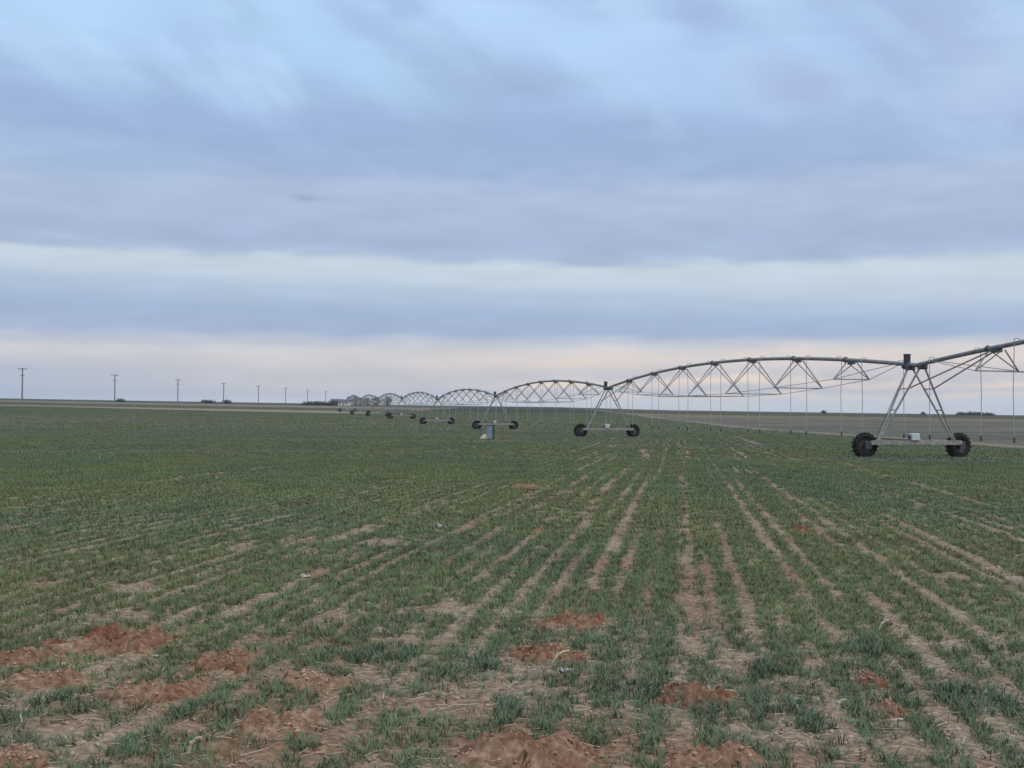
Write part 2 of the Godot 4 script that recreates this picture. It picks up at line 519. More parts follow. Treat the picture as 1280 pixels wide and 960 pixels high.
func outside_color(x: float, d: float, r: float, n: float) -> Color:
	var s := noise_b.get_noise_2d(x * 0.012, d * 0.05)
	if d > left_edge(x) and x <= right_edge(d):
		if x < -30.0:
			var over := d - left_edge(x)
			if over < 42.0 and x > -172.0: return Color(0.40, 0.355, 0.255)          # dry strip past the wheat
			if over < 42.0: return Color(0.30, 0.27, 0.19)
			if over < 190.0: return Color(0.135, 0.13, 0.075).lerp(Color(0.20, 0.165, 0.10), clampf(0.5 + s, 0, 1))
			if over < 330.0: return Color(0.33, 0.29, 0.21)
			return Color(0.12, 0.13, 0.10)
		return Color(0.085, 0.105, 0.062).lerp(Color(0.12, 0.115, 0.07), clampf(s, 0, 1))
	# fallow ground to the right of the wheat
	var e := x - right_edge(d)
	if e < 2.6: return Color(0.36, 0.31, 0.25)
	if r > 520.0: return Color(0.115, 0.115, 0.065).lerp(Color(0.17, 0.14, 0.09), clampf(s + 0.3, 0, 1))
	if r > 330.0: return Color(0.33, 0.28, 0.20).lerp(Color(0.22, 0.20, 0.13), clampf(0.5 + 1.5 * s, 0, 1))
	var streak := noise_a.get_noise_2d(x * 0.02 + 5.0, d * 0.12)
	var f := Color(0.235, 0.215, 0.175).lerp(Color(0.165, 0.165, 0.125), clampf(0.5 + 1.6 * s + 0.6 * n, 0, 1))
	return f.lerp(Color(0.36, 0.325, 0.26), clampf(2.4 * streak - 0.35, 0, 0.8))

func build_ground():
	for a in mound_spots:
		var p := from_photo(a[0], a[1] + a[3] * 0.15)
		var sc := -p.z / FOCAL
		var near := from_photo(a[0], a[1] + a[3] * 0.5)
		var far := from_photo(a[0], a[1] - a[3] * 0.5)
		mound_world.append([p.x, p.z, a[2] * sc * 0.54, clampf((near.z - far.z) * 0.42, 0.12, 1.6)])
	fill_buckets()
	var radii: Array = [0.0, 1.0, 2.0, 3.0, 4.0]
	while radii[-1] < 22.0: radii.append(radii[-1] * 1.008)
	while radii[-1] < 2800.0: radii.append(radii[-1] * 1.021)
	var turns: Array = []
	var t := -180.0
	while t < 180.01:
		turns.append(t)
		t += 0.25 if absf(t + 0.1) < 31.0 else 3.0
	if turns[-1] < 180.0: turns.append(180.0)
	var nc := turns.size()
	var vs := PackedVector3Array()
	var cs := PackedColorArray()
	var uv := PackedVector2Array()
	var idx := PackedInt32Array()
	for r in radii:
		for a in turns:
			var q := deg_to_rad(a)
			var p := ground_at(sin(q) * r, -cos(q) * r)
			vs.append(p)
			cs.append(soil_color(p.x, p.z))
			uv.append(Vector2(p.x, p.z) / 2.3)
	for j in radii.size() - 1:
		for i in nc - 1:
			var a := j * nc + i
			idx.append_array([a, a + nc, a + nc + 1, a, a + nc + 1, a + 1])
	var st := SurfaceTool.new()
	var arr := []
	arr.resize(Mesh.ARRAY_MAX)
	arr[Mesh.ARRAY_VERTEX] = vs
	arr[Mesh.ARRAY_COLOR] = cs
	arr[Mesh.ARRAY_TEX_UV] = uv
	arr[Mesh.ARRAY_INDEX] = idx
	st.create_from_arrays(arr)
	st.generate_normals()
	st.generate_tangents()
	var o := obj("ground", st, M.ground, self)
	tag(o, "", "", "", "structure")

# ---------------------------------------------------------------- irrigation machine
func pipe_y(t: float) -> float:
	return 3.66 + 0.98 * 4.0 * t * (1.0 - t)

func make_wheel(parent: Node3D, at: Vector3):
	var w := Node3D.new()
	w.name = "wheel"
	w.position = at
	parent.add_child(w, true)
	var st := begin()
	lathe(st, [Vector2(0.30, -0.13), Vector2(0.40, -0.165), Vector2(0.455, -0.15), Vector2(0.47, -0.1), Vector2(0.475, 0.0), Vector2(0.47, 0.1), Vector2(0.455, 0.15), Vector2(0.40, 0.165), Vector2(0.30, 0.13)], 28, Transform3D.IDENTITY)
	for i in 18:
		for s in [-1.0, 1.0]:
			var b := Basis(Vector3(0, 0, 1), TAU * (i + (0.25 if s > 0 else -0.25)) / 18.0) * Basis(Vector3(1, 0, 0), 0.6 * s)
			box(st, b * Vector3(0.487, 0, 0.085 * s), Vector3(0.05, 0.045, 0.18), b, 0.008)
	obj("tyre", st, M.rubber, w)
	st = begin()
	lathe(st, [Vector2(0.31, 0.14), Vector2(0.29, 0.10), Vector2(0.27, 0.03), Vector2(0.12, 0.01), Vector2(0.11, 0.05), Vector2(0.0, 0.05)], 24, Transform3D.IDENTITY)
	lathe(st, [Vector2(0.0, -0.03), Vector2(0.26, -0.02), Vector2(0.29, -0.10), Vector2(0.31, -0.14)], 24, Transform3D.IDENTITY)
	obj("rim", st, M.rim, w)
	st = begin()
	tube(st, Vector3(0, 0, 0.04), Vector3(0, 0, 0.13), 0.085, 0.075, 12)
	obj("hub", st, M.dark_steel, w)

func make_tower() -> Node3D:
	var t := Node3D.new()
	var beam_y := 0.60
	var st := begin()
	box(st, Vector3(0, beam_y, 0), Vector3(3.9, 0.17, 0.15))
	obj("base_beam", st, M.steel, t)
	for s in [-1.0, 1.0]:
		make_wheel(t, Vector3(2.02 * s, 0.485, -0.36))
		st = begin()
		box(st, Vector3(2.02 * s, 0.50, -0.11), Vector3(0.26, 0.30, 0.2))
		tube(st, Vector3(2.02 * s, 0.50, -0.12), Vector3(2.02 * s, 0.50, -0.27), 0.07, 0.07, 10)
		obj("wheel_gearbox", st, M.dark_steel, t)
		st = begin()
		tube(st, Vector3(0.25 * s, beam_y + 0.13, 0.0), Vector3(1.95 * s, beam_y - 0.02, -0.13), 0.018, 0.018, 6)
		obj("drive_shaft", st, M.dark_steel, t)
	st = begin()
	box(st, Vector3(-0.1, beam_y + 0.085 + 0.145, 0.02), Vector3(0.36, 0.29, 0.26), Basis.IDENTITY, 0.03)
	var mo := obj("drive_motor", st, M.pale_box, t)
	st = begin()
	tube(st, Vector3(-0.28, beam_y + 0.24, 0.02), Vector3(-0.36, beam_y + 0.24, 0.02), 0.08, 0.07, 12)
	obj("motor_cap", st, M.dark_steel, mo)
	# four legs: an A-frame under each of two points of the pipe
	var top_y := 3.56
	var feet := {}
	for z in [-0.47, 0.47]:
		for s in [-1.0, 1.0]:
			st = begin()
			var foot := Vector3(1.62 * s, beam_y + 0.085, 0.05 * signf(z))
			var head := Vector3(0.10 * s, top_y, z)
			feet["%d%d" % [int(s), int(signf(z))]] = [foot, head]
			tube(st, foot, head, 0.04, 0.04, 8)
			box(st, foot + Vector3(0, 0.0, 0), Vector3(0.18, 0.05, 0.1))
			obj("leg", st, M.steel, t)
		st = begin()
		box(st, Vector3(0, top_y + 0.02, z), Vector3(0.34, 0.20, 0.26), Basis.IDENTITY, 0.03)
		obj("pipe_saddle", st, M.dark_steel, t)
	for s in [-1, 1]:
		for h in [0.42, 0.71]:
			var a: Array = feet["%d-1" % s]
			var b: Array = feet["%d1" % s]
			st = begin()
			tube(st, a[0].lerp(a[1], h), b[0].lerp(b[1], h), 0.025, 0.025, 6)
			obj("cross_tie", st, M.steel, t)
		# knee brace from the leg up to the first truss of the span towards the camera side
		var l: Array = feet["%d1" % s]
		st = begin()
		tube(st, l[0].lerp(l[1], 0.71), Vector3(0.08 * s, pipe_y(0.125) - 0.12, SPAN * 0.125 - 0.25), 0.028, 0.028, 6)
		obj("knee_brace", st, M.steel, t)
	st = begin()
	box(st, Vector3(0, pipe_y(0) + 0.27, -0.72), Vector3(0.22, 0.36, 0.20), Basis.IDENTITY, 0.02)
	box(st, Vector3(0, pipe_y(0) + 0.46, -0.72), Vector3(0.25, 0.03, 0.23))
	obj("control_box", st, M.black, t)
	st = begin()
	tube(st, Vector3(0, pipe_y(0), -0.95), Vector3(0, pipe_y(0), -0.5), 0.13, 0.13, 12)
	obj("pipe_joint", st, M.dark_steel, t)
	st = begin()
	var lf: Array = feet["-1-1"]
	path_tube(st, [Vector3(0, pipe_y(0) + 0.2, -0.62), Vector3(-0.15, pipe_y(0) - 0.2, -0.56), lf[1] + Vector3(-0.05, -0.1, -0.05), lf[0] + Vector3(-0.05, 0.1, -0.06), Vector3(-0.3, beam_y + 0.12, -0.1), Vector3(-0.2, beam_y + 0.2, -0.1)], 0.014, 6)
	obj("power_cable", st, M.black, t)
	return t

func make_span() -> Node3D:
	var s := Node3D.new()
	var tw := [0.0, 0.85, 1.25, 1.55, 1.66, 1.55, 1.25, 0.85, 0.0]      # half width of truss at each bay
	var td := [0.0, 0.84, 1.42, 1.80, 1.90, 1.80, 1.42, 0.84, 0.0]      # depth below the pipe
	for k in 8:
		var st := begin()
		var pts: Array = []
		for q in 5:
			var t := (k + q / 4.0) / 8.0
			pts.append(Vector3(0, pipe_y(t), -SPAN * t))
		path_tube(st, pts, 0.084, 12)
		obj("pipe_section", st, M.pipe, s)
		if k > 0:
			st = begin()
			var c := Vector3(0, pipe_y(k / 8.0), -SPAN * k / 8.0 - 0.55)
			c.y = pipe_y(-c.z / SPAN)
			tube(st, c + Vector3(0, 0, 0.03), c - Vector3(0, 0, 0.03), 0.13, 0.13, 12)
			obj("flange", st, M.dark_steel, s)
	for k in range(1, 8):
		var t := k / 8.0
		var c := Vector3(0, pipe_y(t), -SPAN * t)
		var br := Node3D.new()
		br.name = "truss_brace"
		br.position = c
		s.add_child(br, true)
		var st := begin()
		box(st, Vector3(0, -0.12, 0), Vector3(0.16, 0.14, 0.5), Basis.IDENTITY, 0.02)
		obj("bracket", st, M.dark_steel, br)
		for sd in [-1.0, 1.0]:
			var foot := Vector3(tw[k] * sd, -td[k], 0)
			for zz in [-0.42, 0.42]:
				st = begin()
				tube(st, Vector3(0.05 * sd, -0.12, zz), foot, 0.027, 0.027, 6)
				obj("strut", st, M.steel, br)
		st = begin()
		tube(st, Vector3(-tw[k], -td[k], 0), Vector3(tw[k], -td[k], 0), 0.026, 0.026, 6)
		obj("spreader", st, M.steel, br)
	for sd in [-1.0, 1.0]:
		for k in 8:
			var a := Vector3(tw[k] * sd, pipe_y(k / 8.0) - td[k], -SPAN * k / 8.0)
			var b := Vector3(tw[k + 1] * sd, pipe_y((k + 1) / 8.0) - td[k + 1], -SPAN * (k + 1) / 8.0)
			if k == 0: a = Vector3(0.1 * sd, pipe_y(0.03), -SPAN * 0.03)
			if k == 7: b = Vector3(0.1 * sd, pipe_y(0.97), -SPAN * 0.97)
			var st := begin()
			tube(st, a, b, 0.014, 0.014, 6)
			obj("truss_rod", st, M.steel, s)
	for k in 16:
		var t := (k + 0.5) / 16.0
		var c := Vector3(0, pipe_y(t), -SPAN * t)
		var sd := 1.0 if k % 2 == 0 else -1.0
		var h := Node3D.new()
		h.name = "sprinkler_drop"
		h.position = c
		s.add_child(h, true)
		var st := begin()
		var pts: Array = [Vector3(0, 0.06, 0), Vector3(0, 0.10, 0)]
		for q in 6:
			var a := PI * (1.0 - q / 5.0)
			pts.append(Vector3(sd * (0.11 + 0.11 * cos(a)), 0.10 + 0.045 * sin(a), 0))
		pts.append(Vector3(sd * 0.22, -0.05, 0))
		path_tube(st, pts, 0.013, 6)
		obj("gooseneck", st, M.steel, h)
		st = begin()
		var low := 0.92 - c.y
		var sway := 0.03 * sin(k * 2.3)
		path_tube(st, [Vector3(sd * 0.22, -0.04, 0), Vector3(sd * 0.22 + sway, low * 0.5, sway), Vector3(sd * 0.22 + sway * 0.5, low, 0)], 0.014, 6)
		obj("hose", st, M.hose, h)
		st = begin()
		tube(st, Vector3(sd * 0.22 + sway * 0.5, low + 0.02, 0), Vector3(sd * 0.22 + sway * 0.5, low - 0.12, 0), 0.035, 0.03, 8)
		tube(st, Vector3(sd * 0.22 + sway * 0.5, low - 0.10, 0), Vector3(sd * 0.22 + sway * 0.5, low - 0.16, 0), 0.012, 0.055, 8)
		obj("sprinkler_head", st, M.black, h)
	return s

func build_irrigation():
	var tower := make_tower()
	var span := make_span()
	var u := Vector3(-sin(tower_yaw), 0, -cos(tower_yaw))
	var first := Vector3(15.95, 0, -50.1)
	var spots: Array = []
	for k in range(-1, 8):
		var p := first + u * (SPAN * k)
		p.y = height(p.x, p.z) - 0.02
		spots.append(p)
		if k == 0 or k == 1:
			for s in [-1.0, 1.0]: tracks.append(p + Vector3(cos(tower_yaw), 0, -sin(tower_yaw)) * 2.02 * s + u * 0.36)
	var tl := ["wheeled irrigation drive tower at the near outer end of the line", "wheeled irrigation drive tower with pale motor box, beside the brown fallow field", "wheeled irrigation drive tower at the far end of the large arched span", "wheeled irrigation drive tower standing behind the blue grey cabinet", "wheeled irrigation drive tower next beyond the one behind the cabinet"]
	var sl := ["near arched pipe span rising from the drive tower beside the fallow field", "large arched irrigation pipe span with hanging hoses beside the fallow field", "arched irrigation pipe span ending at the tower behind the cabinet", "arched irrigation pipe span starting at the tower behind the cabinet"]
	for k in spots.size():
		var n: Node3D = tower if k == 0 else tower.duplicate()
		n.name = numbered("drive_tower")
		add_child(n)
		n.position = spots[k]
		n.rotation.y = tower_yaw + [0.0, 0.0, 0.02, -0.03, 0.02, 0.03, -0.02, 0.02, 0.0][k]
		tag(n, tl[k] if k < tl.size() else "small wheeled irrigation drive tower far along the line towards the farm trees", "drive tower", "irrigation drive towers")
	for k in spots.size() - 1:
		var n: Node3D = span if k == 0 else span.duplicate()
		n.name = numbered("pipe_span")
		add_child(n)
		var d: Vector3 = (spots[k + 1] - spots[k]).normalized()
		n.basis = Basis.looking_at(d, Vector3.UP)
		n.position = spots[k]
		tag(n, sl[k] if k < sl.size() else "small arched irrigation pipe span far along the line towards the farm trees", "pipe span", "irrigation pipe spans")

# ---------------------------------------------------------------- far things
func build_poles():
	var st := begin()
	tube(st, Vector3(0, -1.0, 0), Vector3(0, 14.2, 0), 0.34, 0.24, 10)
	var pole: Mesh = st.commit()
	st = begin()
	box(st, Vector3(0, 13.8, 0.22), Vector3(3.6, 0.28, 0.2))
	var arm: Mesh = st.commit()
	st = begin()
	box(st, Vector3(0, 11.2, 0.22), Vector3(2.0, 0.22, 0.18))
	var arm2: Mesh = st.commit()
	st = begin()
	tube(st, Vector3(0, 13.94, 0.22), Vector3(0, 14.3, 0.22), 0.10, 0.07, 8)
	var ins: Mesh = st.commit()
	var proto := Node3D.new()
	obj("pole", pole, M.wood, proto)
	obj("crossarm", arm, M.wood, proto)
	obj("crossarm", arm2, M.wood, proto)
	for x in [-1.6, -0.55, 0.55, 1.6]:
		var o := obj("insulator", ins, M.ceramic, proto)
		o.position.x = x
	var spots: Array = []
	for k in 8:
		spots.append(Vector3(-197.0, 0, -511.0 - 119.0 * k))
	for k in spots.size():
		var n: Node3D = proto if k == 0 else proto.duplicate()
		n.name = numbered("utility_pole")
		add_child(n)
		var p: Vector3 = spots[k]
		p.y = height(p.x, p.z)
		n.position = p
		n.rotation.y = 0.1 * (k % 3)
		tag(n, "tall thin utility pole with crossarms standing far beyond the wheat field", "utility pole", "utility poles in a line beyond the field")

func far_point(px: float, r: float) -> Vector3:
	var a := atan((px - 640.0) / FOCAL)
	var p := Vector3(sin(a) * r, 0, -cos(a) * r)
	p.y = height(p.x, p.z)
	return p

func make_tree(at: Vector3, w: float, h: float, sd: int, label: String, group: String, low := false):
	var rng := RandomNumberGenerator.new()
	rng.seed = sd
	var t := thing("shrub" if low else "farm_tree", at, 0, label, "shrub" if low else "tree", group)
	var st := begin()
	tube(st, Vector3(0, -0.5, 0), Vector3(0, h * 0.55, 0), w * 0.045 + 0.05, w * 0.02 + 0.03, 7)
	for k in 5:
		var a := rng.randf() * TAU
		tube(st, Vector3(0, h * rng.randf_range(0.2, 0.4), 0), Vector3(cos(a) * w * 0.3, h * rng.randf_range(0.5, 0.8), sin(a) * w * 0.3), w * 0.02 + 0.02, 0.02, 5)
	obj("trunk", st, M.bark, t)
	st = begin()
	for k in 46:
		var a := rng.randf() * TAU
		var e := rng.randf_range(-0.9, 1.0)
		var rr := sqrt(1.0 - e * e) * sqrt(rng.randf()) * rng.randf_range(0.7, 1.1)
		var c := Vector3(cos(a) * rr * w * 0.5, h * (0.58 if not low else 0.45) + e * h * 0.42, sin(a) * rr * w * 0.5)
		for j in 14:
			var o := c + Vector3(rng.randfn(), rng.randfn(), rng.randfn()) * w * 0.07
			var b := Basis(Vector3(rng.randfn(), rng.randfn(), rng.randfn()).normalized(), rng.randf() * TAU)
			var q := w * rng.randf_range(0.025, 0.05)
			var g := rng.randf_range(0.6, 1.25)
			st.set_color(Color(0.075 * g, 0.09 * g, 0.05 * g))
			quad(st, o + b * Vector3(-q, 0, 0), o + b * Vector3(0, q * 0.6, 0), o + b * Vector3(q, 0, 0), o + b * Vector3(0, -q * 0.6, 0), b.z, b.z, b.z, b.z)
	obj("crown", st, M.leaf, t)

func build_horizon():
	# farmstead on the rise
	var p := far_point(421, 880)
	var h := thing("farm_shed", p, 0.25, "dark farm shed beside a small white house on the horizon", "shed")
	var st := begin()
	box(st, Vector3(0, 1.3, 0), Vector3(7.5, 3.6, 6))
	obj("wall", st, M.shed, h)
	st = begin()
	for s in [-1.0, 1.0]:
		box(st, Vector3(0, 3.75, 1.6 * s), Vector3(8.2, 0.18, 3.7), Basis(Vector3.RIGHT, 0.35 * s))
	obj("roof", st, M.roof, h)
	st = begin()
	box(st, Vector3(0.6, 1.3, 3.03), Vector3(3.2, 2.6, 0.08))
	obj("door", st, M.dark_steel, h)
	p = far_point(431, 860)
	h = thing("farmhouse", p, -0.2, "small white house on the horizon between shed and trees", "house")
	st = begin()
	box(st, Vector3(0, 1.2, 0), Vector3(7, 3.2, 6))
	obj("wall", st, M.wall, h)
	st = begin()
	for s in [-1.0, 1.0]:
		box(st, Vector3(0, 3.4, 1.6 * s), Vector3(7.8, 0.18, 3.7), Basis(Vector3.RIGHT, 0.42 * s))
	obj("roof", st, M.roof, h)
	st = begin()
	for x in [-2.2, 2.2]:
		st = begin()
		box(st, Vector3(x, 1.7, 3.02), Vector3(1.1, 1.2, 0.06))
		obj("window", st, M.glass, h)
	st = begin()
	box(st, Vector3(0, 1.1, 3.02), Vector3(1.0, 2.1, 0.06))
	obj("door", st, M.wood, h)
	for a in [[444, 820, 7.0, 6.0], [451, 840, 6.0, 5.0], [459, 870, 8.0, 5.5], [437, 900, 5.0, 6.0], [470, 900, 9.0, 5.5], [484, 880, 9.0, 6.5]]:
		make_tree(far_point(a[0], a[1]), a[2], a[3], int(a[0]), "small round tree beside the white farmhouse on the horizon", "trees at the farmstead")
	for a in [[385, 800, 9.0, 1.6], [396, 810, 10.0, 1.6], [405, 820, 8.0, 2.0], [413, 800, 8.0, 2.0]]:
		make_tree(far_point(a[0], a[1]), a[2], a[3], int(a[0]), "low dark shrub in the hedge leading to the farm shed", "hedge shrubs by the farm shed", true)
	for a in [[151, 900, 7.0, 1.8], [258, 1000, 8.0, 2.4], [265, 1000, 7.0, 2.2], [284, 1050, 10.0, 1.8]]:
		make_tree(far_point(a[0], a[1]), a[2], a[3], int(a[0]), ("lone dark shrub standing close beside a utility pole" if a[0] < 200 else "low dark shrub in a cluster between two utility poles"), "shrubs among the utility poles", true)
	for a in [[1030, 1100, 6.0, 2.8], [1154, 1150, 6.0, 2.4], [1203, 1300, 14.0, 2.0], [1214, 1300, 14.0, 2.2], [1225, 1310, 15.0, 2.0], [1236, 1310, 14.0, 1.7]]:
		make_tree(far_point(a[0], a[1]), a[2], a[3], int(a[0]), ("lone low shrub on the horizon beyond the fallow field" if a[0] < 1200 else "low wide shrub in a run of four beyond the fallow field"), "shrubs beyond the fallow field", true)

func build_cabinet():
	var p := from_photo(614, 551)
	var t := thing("electrical_cabinet", p, -0.5, "blue grey metal cabinet standing in the wheat before a drive tower", "cabinet")
	var st := begin()
	box(st, Vector3(0, 0.53, 0), Vector3(0.36, 0.82, 0.30))
	obj("body", st, M.cabinet_green, t)
	st = begin()
	box(st, Vector3(0, 0.53, 0.165), Vector3(0.34, 0.80, 0.03))
	var d := obj("door", st, M.cabinet, t)
	st = begin()
	box(st, Vector3(0.12, 0.55, 0.19), Vector3(0.03, 0.12, 0.025))
	obj("handle", st, M.dark_steel, d)
	st = begin()
	box(st, Vector3(0, 0.955, 0.02), Vector3(0.42, 0.035, 0.38))
	obj("lid", st, M.cabinet_green, t)
	for x in [-0.15, 0.15]:
		st = begin()
		tube(st, Vector3(x, -0.1, 0), Vector3(x, 0.14, 0), 0.025, 0.025, 8)
		obj("leg", st, M.dark_steel, t)
	p = from_photo(604, 549)
	t = thing("white_sack", p, 0.3, "small white sack slumped on the ground beside the cabinet", "sack")
	st = begin()
	var n := 14
	for j in 8:
		for i in n:
			var q: Array = []
			for c in [[i, j], [i, j + 1], [i + 1, j + 1], [i + 1, j]]:
				var a: float = TAU * (c[0] % n) / n
				var v: float = c[1] / 8.0
				var rr: float = 0.22 * sqrt(maxf(0.0, 1.0 - pow(v, 2.4))) * (1.0 + 0.18 * noise_b.get_noise_2d(cos(a) * 2.0, sin(a) * 2.0 + v * 3.0))
				q.append(Vector3(cos(a) * rr + 0.12 * v, v * 0.34 - 0.02, sin(a) * rr * 0.7))
			var nn: Vector3 = (q[1] - q[0]).cross(q[3] - q[0]).normalized() * -1.0
			quad(st, q[0], q[1], q[2], q[3], nn, nn, nn, nn)
	obj("bag", st, M.white, t)
	st = begin()
	tube(st, Vector3(0.12, 0.30, 0), Vector3(0.16, 0.38, 0.02), 0.03, 0.055, 8)
	obj("tied_neck", st, M.white, t)

# ---------------------------------------------------------------- mounds and litter
var clod_mesh: ArrayMesh

func make_clod():
	var st := begin()
	var ico := [Vector3(0, 1, 0), Vector3(0.9, 0.2, 0.1), Vector3(0.1, 0.3, 0.95), Vector3(-0.85, 0.1, 0.3), Vector3(-0.3, 0.25, -0.9), Vector3(0.5, -0.4, -0.6), Vector3(0.1, -0.6, 0.5)]
	for f in [[0, 1, 2], [0, 2, 3], [0, 3, 4], [0, 4, 5], [0, 5, 1], [1, 6, 2], [2, 6, 3], [3, 6, 4], [4, 6, 5], [5, 6, 1]]:
		var nn: Vector3 = (ico[f[0]] + ico[f[1]] + ico[f[2]]).normalized()
		for i in f:
			st.set_normal((nn + ico[i].normalized() * 0.6).normalized())
			st.add_vertex(ico[i])
	clod_mesh = st.commit()
	clod_mesh.surface_set_material(0, M.crumb)

func build_mounds():
	make_clod()
	var rng := RandomNumberGenerator.new()
	rng.seed = 77
	for k in mound_spots.size():
		var a: Array = mound_spots[k]
		var m: Array = mound_world[k]
		var at := ground_at(m[0], m[1])
		var red: float = a[5]
		var rings := 22
		var n := 56
		var vs := PackedVector3Array()
		var cs := PackedColorArray()
		var uv := PackedVector2Array()
		var idx := PackedInt32Array()
		for j in rings + 1:
			for i in n:
				var th := TAU * i / n
				var s := float(j) / rings
				var edge := 1.0 + 0.6 * noise_a.get_noise_2d(cos(th) * 1.6 + k * 13.0, sin(th) * 1.6) + 0.3 * noise_b.get_noise_2d(cos(th) * 5.0 + k * 3.0, sin(th) * 5.0)
				var x: float = cos(th) * s * m[2] * edge
				var z: float = sin(th) * s * m[3] * edge
				var wx: float = m[0] + x
				var wz: float = m[1] + z
				var body := pow(1.0 - s * s, 0.8)
				var lump := noise_b.get_noise_2d(wx * 5.0, wz * 5.0 + k)
				var clod := absf(noise_a.get_noise_2d(wx * 14.0, wz * 14.0))
				var y: float = 0.62 * a[4] * body * (0.75 + 1.3 * lump) + 0.055 * clod * minf(1.0, 4.0 * (1.0 - s))
				if k == 0:
					# burrow mouth at the left end
					var q := pow((x + m[2] * 0.72) / 0.085, 2.0) + pow((z - 0.12) / 0.11, 2.0)
					y -= 0.13 * exp(-q)
				y += (0.05 * noise_a.get_noise_2d(wx * 3.0 + 60.0, wz * 4.5) - 0.012) * clampf(2.2 * s - 0.7, 0.0, 1.0)
				y += -0.03 if j == rings else 0.004
				vs.append(Vector3(x, ground_at(wx, wz).y - at.y + y, z))
				var c := Color(0.47, 0.335, 0.245).lerp(Color(0.275, 0.138, 0.090), clampf(red * (0.75 + 0.8 * noise_a.get_noise_2d(wx * 2.2 + 3.0, wz * 2.2)), 0.0, 1.0))
				c = c.lerp(Color(0.15, 0.062, 0.038), clampf(1.4 * noise_b.get_noise_2d(wx * 6.0, wz * 6.0 + 5.0) - 0.1, 0.0, 0.7) * red)
				cs.append(c)
				uv.append(Vector2(wx, wz * 1.5) * 0.9)
		for j in rings:
			for i in n:
				var i1 := (i + 1) % n
				idx.append_array([j * n + i, (j + 1) * n + i, (j + 1) * n + i1, j * n + i, (j + 1) * n + i1, j * n + i1])
		var arr := []
		arr.resize(Mesh.ARRAY_MAX)
		arr[Mesh.ARRAY_VERTEX] = vs
		arr[Mesh.ARRAY_COLOR] = cs
		arr[Mesh.ARRAY_TEX_UV] = uv
		arr[Mesh.ARRAY_INDEX] = idx
		var st := SurfaceTool.new()
		st.create_from_arrays(arr)
		st.generate_normals()
		st.generate_tangents()
		var o := obj("soil_mound", st, M.mound, self)
		o.position = at
		tag(o, a[6], "soil mound", "mounds of dug-out red soil")
		# loose clods on and round it
		var mm := MultiMesh.new()
		mm.transform_format = MultiMesh.TRANSFORM_3D
		mm.use_colors = true
		mm.mesh = clod_mesh
		mm.instance_count = 260
		for i in 260:
			var th := rng.randf() * TAU
			var rr := sqrt(rng.randf()) * 1.25
			var jr := int(minf(rr, 1.0) * (rings - 1))
			var v: Vector3 = vs[jr * n + int(th / TAU * n) % n]
			var far_out := maxf(rr, 1.0)
			v = Vector3(v.x * far_out, v.y, v.z * far_out)
			if rr > 0.9: v.y = ground_at(m[0] + v.x, m[1] + v.z).y - at.y
			var sz := 0.004 + 0.015 * pow(rng.randf(), 3.0)
			var g := rng.randf_range(0.65, 1.05)
			var cc: Color = cs[jr * n + int(th / TAU * n) % n]
			mm.set_instance_transform(i, Transform3D(Basis(Vector3.UP, rng.randf() * TAU).scaled(Vector3(sz, sz * 0.75, sz * rng.randf_range(0.7, 1.3))), v))
			mm.set_instance_color(i, Color(cc.r * g, cc.g * g, cc.b * g))
		var cl := MultiMeshInstance3D.new()
		cl.name = "clods"
		cl.multimesh = mm
		cl.set_meta("kind", "stuff")
		o.add_child(cl, true)

